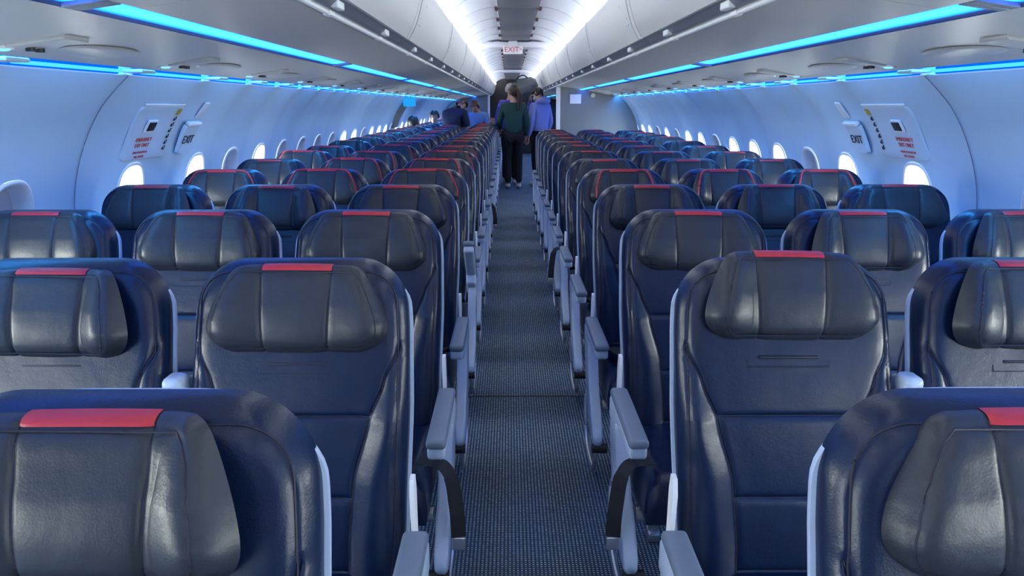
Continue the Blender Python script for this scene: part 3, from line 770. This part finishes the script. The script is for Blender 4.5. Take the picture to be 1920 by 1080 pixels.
# aisle armrest for s = +1 (aisle on +x); mirrored for s = -1
def arm_meshes(s):
    ax = s * .256; out = {}
    mb = MB(); mb.rbox(ax - .026, ax + .026, -.615, -.245, .577, .603, .011, 4); out['pad'] = mb.mesh('pad', M['pad'])
    mb = MB(); mb.rbox(ax - .0235, ax + .0235, -.605, -.235, .545, .580, .010, 3); mb.rbox(ax - .024, ax + .024, -.36, -.225, .50, .575, .012, 3)
    out['arm_cover'] = mb.mesh('arm_cover', M['arm'])
    poly = [(-.235, .555), (-.34, .555), (-.385, .47), (-.435, .385), (-.52, .315), (-.585, .262), (-.605, .225), (-.575, .20), (-.515, .205), (-.42, .255), (-.33, .33), (-.27, .41), (-.235, .48)]
    P = [Vector((a, b, 0)) for a, b in poly]; P = catmull(P + [P[0]], 4)[:-1]
    mb = MB()
    n = len(P); c = sum(P, Vector()) / n; rows = []
    for xo, sc in ((-.019, .90), (-.016, .97), (-.010, 1), (.010, 1), (.016, .97), (.019, .90)):
        rows.append([(ax + .004 * s + xo, c.x + (p.x - c.x) * sc, c.y + (p.y - c.y) * sc) for p in P])
    mb.grid(rows, closed_u=True, cap=True); out['side_panel'] = mb.mesh('side_panel', M['arm'], sharp=50)
    mb = MB(); mb.cyl((ax - s * .004, -.585, .196), (1, 0, 0), .018, .055, 16); out['knob'] = mb.mesh('recline_knob', M['black'])
    mb = MB(); mb.tube(catmull([(ax - s * .03, -.16, .31), (ax + s * .006, -.20, .25), (ax + s * .008, -.24, .13), (ax + s * .008, -.32, .075), (ax + s * .008, -.50, .08), (ax + s * .008, -.56, .14), (ax + s * .004, -.57, .24)], 6), .008, 8)
    mb.tube(catmull([(ax - s * .03, -.13, .30), (ax + s * .0, -.17, .24), (ax + s * .002, -.21, .12), (ax - s * .0, -.32, .055), (ax - s * .0, -.50, .06)], 6), .006, 8)
    out['bar'] = mb.mesh('baggage_bar', M['metal'])
    mb = MB(); mb.prism_x([(-.17, .50), (-.185, .64), (-.175, .672), (-.155, .675), (-.145, .64), (-.14, .50)], s * .236, s * .246); out['cover'] = mb.mesh('hinge_cover', M['white'], sharp=30)
    # belt hanging into the aisle over the side
    B = [((s * .19, -.47, .475), (.2, 1, 0)), ((s * .225, -.50, .487), (.4, .9, .1)), ((s * .262, -.53, .497), (.6, .8, .1)), ((s * .288, -.548, .468), (.85, .5, 0)), ((s * .298, -.555, .41), (.9, .4, 0)), ((s * .304, -.558, .35), (.9, .2, 0)), ((s * .306, -.56, .30), (.9, .2, 0))]
    q = catmull([b[0] for b in B], 5); qq = []
    for i, p in enumerate(q):
        j = min(i // 5, len(B) - 1); qq.append((p, Vector(B[j][1]) * 1.0 if s > 0 else Vector((-B[j][1][0], B[j][1][1], B[j][1][2]))))
    mb = MB(); mb.ribbon(qq, .040, .003); out['belt'] = mb.mesh('seat_belt', M['belt'])
    mb = MB(); mb.rbox(s * .306 - .018, s * .306 + .018, -.566, -.556, .262, .300, .004); out['buckle'] = mb.mesh('buckle', M['metal'])
    mb = MB(); mb.ribbon([(p, (1, .2, 0)) for p in catmull([(s * .20, -.27, .462), (s * .19, -.33, .50), (s * .14, -.40, .492), (s * .10, -.36, .52), (s * .16, -.28, .50)], 5)], .045, .003); out['belt2'] = mb.mesh('seat_belt', M['belt'])
    # raised inner armrest on the window side of the seat
    bx = -s * .2555
    mb = MB(); mt = Matrix.Translation((bx, -.075, .0))
    mb.rbox(-.021, .021, -.055, .0, .55, .874, .014, 4, mtx=mt); out['arm_up'] = mb.mesh('raised_armrest', M['arm'])
    return out
ARM = {1: arm_meshes(1), -1: arm_meshes(-1)}

D0, PITCH = .795, .762
COLX = {'aisle': .512, 'middle': 1.022, 'window': 1.528}
HDZ = {}
def seat(side, col, k):
    sg = -1 if side == 'left' else 1; s = -sg
    rnd = random.Random(k * 31 + (0 if side == 'left' else 500) + {'aisle': 0, 'middle': 7, 'window': 13}[col])
    outline = (side == 'left' and 4 <= k <= 7) or (side == 'right' and k == 4)
    if side == 'left' and k == 5 and col == 'window': outline = False
    # headrest shape / height per seat, read from the photograph for the near rows
    hv, dz = {('left', 'aisle', 0): (2, -.006), ('right', 'aisle', 0): (4, -.006), ('left', 'aisle', 1): (4, -.004), ('right', 'aisle', 1): (3, .022),
              ('left', 'middle', 1): (2, -.012), ('right', 'middle', 1): (3, .002), ('left', 'window', 2): (4, .0), ('left', 'middle', 2): (4, -.0),
              ('left', 'aisle', 2): (4, .0), ('right', 'aisle', 2): (4, .0), ('right', 'middle', 2): (1, .0), ('right', 'window', 2): (3, 0), ('left', 'window', 3): (2, .0),
              ('left', 'middle', 3): (1, .0), ('left', 'aisle', 3): (4, .0), ('right', 'aisle', 3): (1, .0), ('right', 'middle', 3): (1, .004), ('right', 'window', 3): (4, .004),
              ('left', 'aisle', 4): (4, .004), ('right', 'aisle', 4): (1, .0), ('right', 'middle', 4): (1, .0), ('left', 'middle', 4): (4, .004),
              }.get((side, col, k), (rnd.choice([4, 4, 0, 1, 2, 3]), rnd.uniform(-.006, .012)))
    look = {0: 'flat headrest', 1: 'winged headrest', 2: 'headrest folded one side', 3: 'headrest folded one side', 4: 'curved headrest'}[hv]
    lab = 'navy leather %s seat %s of the aisle, %s row, %s%s' % (col, side, ORD[k], 'red piped ' if outline else 'red tabbed ', look)
    t = thing('airline_seat', (sg * COLX[col], D0 + PITCH * k, 0), lab, 'seat', 'airline seats %s of the aisle' % side)
    near = k <= 8
    bk = link('backrest', ME['backrest'], t)
    if near: link('stitching', ME['stitching'], bk)
    link('seat_shell', ME['shell'], t)
    link('seat_cushion', ME['seat'], t)
    if near: link('seat_frame', ME['frame'], t)
    h, st, tab, pm = HR[hv]; zc = 1.007 + dz
    hr = link('headrest', h, t, ({('left', 0): -.012, ('right', 0): .010}.get((side, k), 0), yb(zc) - .032, zc)); hr.rotation_euler = (-.16, rnd.uniform(-.015, .015), 0)
    if near: link('stitching', st, hr)
    if outline: link('red_piping', pm, hr)
    link('red_tab', tab, hr)
    if near: link('headrest_slot', ME['slot'], t, (0, 0, dz * .5))
    A = ARM[s]
    if col == 'aisle':
        ar = link('armrest', A['arm_cover'], t); link('pad', A['pad'], ar)
        if side == 'left' and k == 4:      # this one is tipped up
            an = -radians(38); c_, s_ = cos(an), sin(an); py, pz = -.245, .56
            ar.rotation_euler = (an, 0, 0); ar.location = (0, py - (py * c_ - pz * s_), pz - (py * s_ + pz * c_))
        link('side_panel', A['side_panel'], t)
        if near or True: link('recline_knob', A['knob'], t)
        link('baggage_bar', A['bar'], t)
        if near: link('hinge_cover', A['cover'], t)
        for nm in ('legf', 'legr'): link('leg', ME[nm], t, (s * .10, 0, 0))
        if k == 2 or (side == 'right' and k == 6) or (side == 'left' and k == 9): b = link('seat_belt', A['belt'], t); link('buckle', A['buckle'], b)
        elif k in (3, 4, 5, 7, 8): link('seat_belt', A['belt2'], t)
    if col == 'window':
        for nm in ('legf', 'legr'): link('leg', ME[nm], t, (-s * .0, 0, 0))
    if col != 'window' : link('raised_armrest', A['arm_up'], t)
    return t
for k in range(25):
    for side in ('left', 'right'):
        if side == 'right' and k > 12: continue
        for col in ('aisle', 'middle', 'window'):
            if k == 0 and col != 'aisle': continue
            if k == 1 and col == 'window': continue
            seat(side, col, k)

# ------------------------------------------------------------------ people
def skin_mesh(name, verts, edges, radii, m, sub=2, extra=None):
    me = bpy.data.meshes.new(name); me.from_pydata([tuple(v) for v in verts], edges, [])
    o = bpy.data.objects.new(name, me); COL.objects.link(o)
    sk = o.modifiers.new('skin', 'SKIN'); sk.use_smooth_shade = True
    for i, r in enumerate(radii):
        sv = me.skin_vertices[0].data[i]; sv.radius = r if isinstance(r, tuple) else (r, r); sv.use_root = (i == 0)
    ss = o.modifiers.new('sub', 'SUBSURF'); ss.levels = sub; ss.render_levels = sub
    bpy.context.view_layer.update()
    out = bpy.data.meshes.new_from_object(o.evaluated_get(bpy.context.evaluated_depsgraph_get()))
    bpy.data.objects.remove(o); out.name = name
    if extra:
        bm = bmesh.new(); bm.from_mesh(out)
        for mb_ in extra:
            vs = [bm.verts.new(v) for v in mb_.v]
            for f in mb_.f:
                try: bm.faces.new([vs[i] for i in f])
                except Exception: pass
        bm.to_mesh(out); bm.free()
    out.materials.clear(); out.materials.append(m)
    for p in out.polygons: p.use_smooth = True
    return out
def person(loc, rot, lab, J, top, bottom, hair, hstyle, k=1.0, shoes='shoe', sleeve='long', hood=False, mask=False, parts=''):
    """J: joint positions in the person's own frame (x right, y forward, z up)."""
    t = thing('person', loc, lab, 'person'); t.rotation_euler = (0, 0, rot)
    V = lambda n: Vector(J[n]) * k
    vs, es, rs, ix = [], [], [], {}
    def add(n, p, r, par=None):
        ix[n] = len(vs); vs.append(Vector(p)); rs.append(tuple(q * k for q in r) if isinstance(r, tuple) else r * k)
        if par is not None: es.append((ix[par], ix[n]))
    hd = (V('head') - V('neck')).normalized()
    fw = Vector(J.get('look', (0, 1, 0))).normalized(); fw = (fw - hd * fw.dot(hd)).normalized(); rt = fw.cross(hd).normalized()
    add('pelvis', V('pelvis'), (.150, .110))
    add('waist', V('waist'), (.125, .095), 'pelvis'); add('chest', V('chest'), (.155, .112), 'waist'); add('nb', V('neckbase'), (.075, .065), 'chest')
    add('neck', V('neck'), .053, 'nb'); hc = V('head')
    add('jaw', hc - hd * .055 * k + fw * .012 * k, (.058, .064), 'neck'); add('skull', hc + hd * .01 * k, (.074, .088), 'jaw'); add('crown', hc + hd * .075 * k, (.056, .066), 'skull')
    hands = []
    for sd in ('l', 'r'):
        sx = -1 if sd == 'l' else 1
        sh, el, wr = V('sh_' + sd), V('el_' + sd), V('wr_' + sd)
        add('sh' + sd, sh, .060, 'chest'); add('ua' + sd, sh.lerp(el, .5), .048, 'sh' + sd); add('el' + sd, el, .041, 'ua' + sd); add('fa' + sd, el.lerp(wr, .4), .040, 'el' + sd)
        add('wr' + sd, wr, .026, 'fa' + sd)
        d = (wr - el).normalized(); palm = wr + d * .055 * k
        side = d.cross(Vector((1, 0, 0))) if abs(d.x) < .8 else d.cross(Vector((0, 0, 1))); side.normalize(); nrm = d.cross(side).normalized()
        add('pa' + sd, palm, (.034, .018), 'wr' + sd)
        for q, (off, ln) in enumerate(((-.027, .062), (-.009, .075), (.009, .070), (.026, .056))):
            b = palm + side * off * k + d * .020 * k
            add('f%d' % q + sd, b, .0095, 'pa' + sd); add('g%d' % q + sd, b + d * ln * .5 * k + nrm * .006 * k, .0088, 'f%d' % q + sd); add('h%d' % q + sd, b + d * ln * .9 * k + nrm * .022 * k, .0075, 'g%d' % q + sd)
        b = wr + d * .02 * k + side * -.022 * k
        add('t0' + sd, b, .012, 'wr' + sd); add('t1' + sd, b + (d * .035 - side * .025) * k, .0105, 't0' + sd); add('t2' + sd, b + (d * .060 - side * .030) * k, .009, 't1' + sd)
        hp, kn, an = V('hip_' + sd), V('kn_' + sd), V('an_' + sd)
        add('hp' + sd, hp, .088, 'pelvis'); add('th' + sd, hp.lerp(kn, .5), .074, 'hp' + sd); add('kn' + sd, kn, .056, 'th' + sd); add('ca' + sd, kn.lerp(an, .35), .054, 'kn' + sd); add('an' + sd, an, .036, 'ca' + sd)
        add('ft' + sd, an + Vector((0, .10, -.045)) * k, (.040, .028), 'an' + sd)
    ex = []
    def P(a, b, c): return hc + rt * a * k + fw * b * k + hd * c * k
    n = MB(); n.tube([P(0, .080, .018), P(0, .094, .0), P(0, .100, -.014), P(0, .082, -.024)], [.006 * k, .009 * k, .012 * k, .006 * k], 8); ex.append(n)
    for sx in (-1, 1):
        e = MB(); e.tube([P(sx * .074, -.005, .022), P(sx * .086, -.012, .018), P(sx * .086, -.012, -.008), P(sx * .074, -.002, -.022)], [.008 * k, .012 * k, .010 * k, .006 * k], 8); ex.append(e)
    body = link('body', skin_mesh('body', vs, es, rs, M['skin'], 2, ex), t)
    for sx in (-1, 1):
        e = MB(); e.ell(P(sx * .031, .080, .012), .011 * k, .007 * k, .007 * k, 12, 8); obj('eye', e, M['eye'], t)
    if mask:
        m_ = MB(); c = P(0, .066, -.035); m_.ell(c, .05 * k, .042 * k, .045 * k, 16, 10); obj('face_mask', m_, M['mask'], t)
    else:
        m_ = MB(); m_.tube([P(-.022, .074, -.045), P(0, .082, -.044), P(.022, .074, -.045)], .006 * k, 6); obj('mouth', m_, M['lip'], t)
    # clothes follow the same skeleton
    names = ['pelvis', 'waist', 'chest', 'nb']; ends = ['sh', 'ua', 'el', 'fa', 'wr'] if sleeve == 'long' else ['sh', 'ua', 'el']
    vs[ix['pelvis']].z += 0
    def garment(nm, keep, grow, m):
        sel = [q for q in ix if q in keep]; mp = {ix[q]: i for i, q in enumerate(sel)}
        rr = []
        for q in sel:
            r = rs[ix[q]]; g = grow(q) * k; rr.append(tuple(a + g for a in r) if isinstance(r, tuple) else r + g)
        dn = (vs[ix['pelvis']] - vs[ix['waist']]).normalized() * (.085 * k) if nm == 'top' else Vector((0, 0, 0))
        link(nm, skin_mesh(nm, [vs[ix[q]] + (dn if q == 'pelvis' else Vector((0, 0, 0))) for q in sel], [(mp[a], mp[b]) for a, b in es if a in mp and b in mp], rr, m, 2), t)
    garment('top', names + [e + sd for e in ends for sd in 'lr'], lambda q: {'pelvis': .030, 'waist': .036, 'chest': .022, 'nb': .008}.get(q, .020 if q[:2] != 'wr' else .010), M[top])
    garment('trousers', ['pelvis'] + [e + sd for e in ('hp', 'th', 'kn', 'ca', 'an') for sd in 'lr'], lambda q: {'pelvis': .012}.get(q, .018 if q[:2] != 'an' else .022), M[bottom])
    for sd in 'lr':
        a = V('an_' + sd); s_ = MB(); s_.ell((a.x, a.y + .055 * k, a.z - .045 * k), .048 * k, .135 * k, .050 * k, 18, 12, lambda d: 1 if d.z > -.5 else .92); obj('shoe', s_, M[shoes], t)
    # hair cap: skull seen from above and behind
    h = MB(); rows = []
    for j in range(15):
        th = pi * j / 14 * .72; row = []
        for i in range(24):
            ph = 2 * pi * i / 24; d = Vector((sin(th) * cos(ph), sin(th) * sin(ph), cos(th)))
            low = 1.0 if d.y < .25 else max(.0, 1 - (d.y - .25) * 1.6)
            zz = d.z if d.y < .25 else max(d.z, .35)
            w = 1 + .03 * sin(ph * 7 + j)
            row.append(P(.088 * d.x * w, .100 * d.y * w - .010, .105 * zz + .022))
        rows.append(row)
    h.grid(rows, closed_u=True); ho = obj('hair', h, M[hair], t, sharp=90)
    if hstyle == 'pony':
        q = MB(); q.tube(catmull([P(0, -.09, .03), P(.01, -.125, .01), P(.03, -.135, -.07), P(.035, -.125, -.16), P(.03, -.11, -.25), P(.025, -.10, -.31)], 5),
                         [(.022 + .024 * sin(pi * min(1, i / 22))) * k if i < 24 else .012 * k for i in range(26)], 12); obj('ponytail', q, M[hair], ho, sharp=90)
        q = MB(); q.ell(P(0, -.05, .02), .095 * k, .075 * k, .10 * k, 20, 14); obj('back_hair', q, M[hair], ho)
    if hood:
        q = MB(); c = V('neckbase'); q.tube([c + Vector((.115 * cos(a) , .085 * sin(a) - .035, .015 + .035 * sin(-a))) * k for a in [2 * pi * i / 20 for i in range(20)]], [(.034 + .022 * max(0, -sin(2 * pi * i / 20))) * k for i in range(20)], 12, closed=False); obj('hood', q, M[top], t)
    return t
STAND = dict(pelvis=(0, 0, .95), waist=(0, .01, 1.10), chest=(0, 0, 1.30), neckbase=(0, -.01, 1.455), neck=(0, 0, 1.51), head=(0, .02, 1.625),
             sh_l=(-.175, 0, 1.40), el_l=(-.235, -.02, 1.13), wr_l=(-.225, .08, .90), sh_r=(.175, 0, 1.40), el_r=(.235, -.02, 1.13), wr_r=(.225, .08, .90),
             hip_l=(-.085, 0, .90), kn_l=(-.095, .015, .50), an_l=(-.095, -.02, .095), hip_r=(.085, 0, .90), kn_r=(.095, .015, .50), an_r=(.095, -.02, .095))
def J(**kw): d = dict(STAND); d.update(kw); return d
person((0.00, 13.0, 0), 0.12, 'woman with a brown ponytail, dark green sweatshirt and black trousers in the aisle', J(look=(-.5, .85, -.1), el_l=(-.235, .05, 1.15), wr_l=(-.20, .22, 1.02)), 'green', 'pants', 'hairb', 'pony', k=1.0)
person((0.47, 13.30, 0), 0.75, 'dark haired person in a pale lavender hoodie looking down, standing right side of the aisle', J(look=(-.3, .8, -.6), head=(-.0, .06, 1.60), wr_l=(-.24, .04, .88)), 'lav', 'pants', 'hairk', 'short', k=1.0, hood=True, mask=True)
person((-0.05, 13.76, 0), -0.5, 'person in a violet jacket mostly hidden behind the woman in green, reaching up', J(look=(.3, .9, 0), el_r=(.30, .16, 1.22), wr_r=(.24, .30, 1.47), el_l=(-.23, -.04, 1.14), wr_l=(-.23, .02, .95)), 'viol', 'pants', 'hairg', 'short', k=1.03)
person((-1.02, 12.37, 0), -0.5, 'man in a navy polo shirt stooping over the left seats with one bare forearm down', J(waist=(0, .03, 1.07), chest=(0, .10, 1.22), neckbase=(0, .18, 1.34), neck=(.01, .22, 1.37), head=(.02, .30, 1.42), look=(.6, .7, -.3),
       sh_l=(-.18, .13, 1.28), el_l=(-.24, .22, 1.05), wr_l=(-.20, .40, .98), sh_r=(.18, .13, 1.28), el_r=(.24, .12, 1.05), wr_r=(.24, .16, .86)), 'polo', 'pants', 'hairl', 'short', k=1.0, sleeve='short')
SIT = dict(pelvis=(0, 0, .56), waist=(0, .0, .70), chest=(0, .02, .90), neckbase=(0, .02, 1.06), neck=(0, .03, 1.11), head=(0, .06, 1.20), look=(0, 1, -.2),
           sh_l=(-.175, .02, 1.0), el_l=(-.22, .10, .75), wr_l=(-.14, .30, .66), sh_r=(.175, .02, 1.0), el_r=(.22, .10, .75), wr_r=(.14, .30, .66),
           hip_l=(-.09, .06, .56), kn_l=(-.11, .44, .56), an_l=(-.11, .42, .10), hip_r=(.09, .06, .56), kn_r=(.11, .44, .56), an_r=(.11, .42, .10))
def seated(k, x, y0, lab, top, hair, **kw):
    j = dict(SIT); j.update(kw); person((x, y0, 0), pi, lab, j, top, 'pants', hair, 'short', k=1.0)
seated(1, -1.50, .783 + .762 * 15 - .30, 'black haired passenger with head bent down in the far left window seat', 'lblue', 'hairk', head=(.05, .16, 1.15), look=(.2, .5, -.8))
seated(1, -1.46, .783 + .762 * 18 - .30, 'pale passenger with dark hair in a light blue shirt, farthest on the left window side', 'lblue', 'hairk', head=(0, .05, 1.21))
person((-0.62, 13.90, 0), 2.6, 'passenger in a light blue shirt just behind the stooping man in navy', J(waist=(0, .02, 1.04), chest=(0, .06, 1.18), neckbase=(0, .08, 1.29), neck=(0, .1, 1.33), head=(0, .14, 1.385), look=(-.2, .8, -.4),
       sh_l=(-.175, .05, 1.22), el_l=(-.24, .05, 1.0), wr_l=(-.2, .2, .90), sh_r=(.175, .05, 1.22), el_r=(.24, .05, 1.0), wr_r=(.2, .2, .90)), 'lblue', 'pants', 'hairl', 'short', k=1.0)
# grey bag being lifted
t = thing('bag', (.19, 13.78, 1.72), 'bulky grey travel bag lifted above head height between the standing people', 'bag')
mb = MB(); mb.ell((0, 0, 0), .24, .15, .17, 28, 18, lambda d: 1 + .10 * (abs(d.x) > .6) + .03 * sin(9 * d.z + 4 * d.x)); o = obj('body', mb, M['bag'], t, sharp=90); 
mb = MB(); mb.tube(catmull([(-.12, -.10, .13), (-.07, -.14, .20), (.05, -.14, .21), (.11, -.10, .14)], 6), .011, 8); obj('handle', mb, M['black'], t)
mb = MB(); mb.rbox(-.12, .12, -.175, -.13, -.10, .04, .02); obj('front_pocket', mb, M['bag'], t)
t.rotation_euler = (0, -.35, .1)
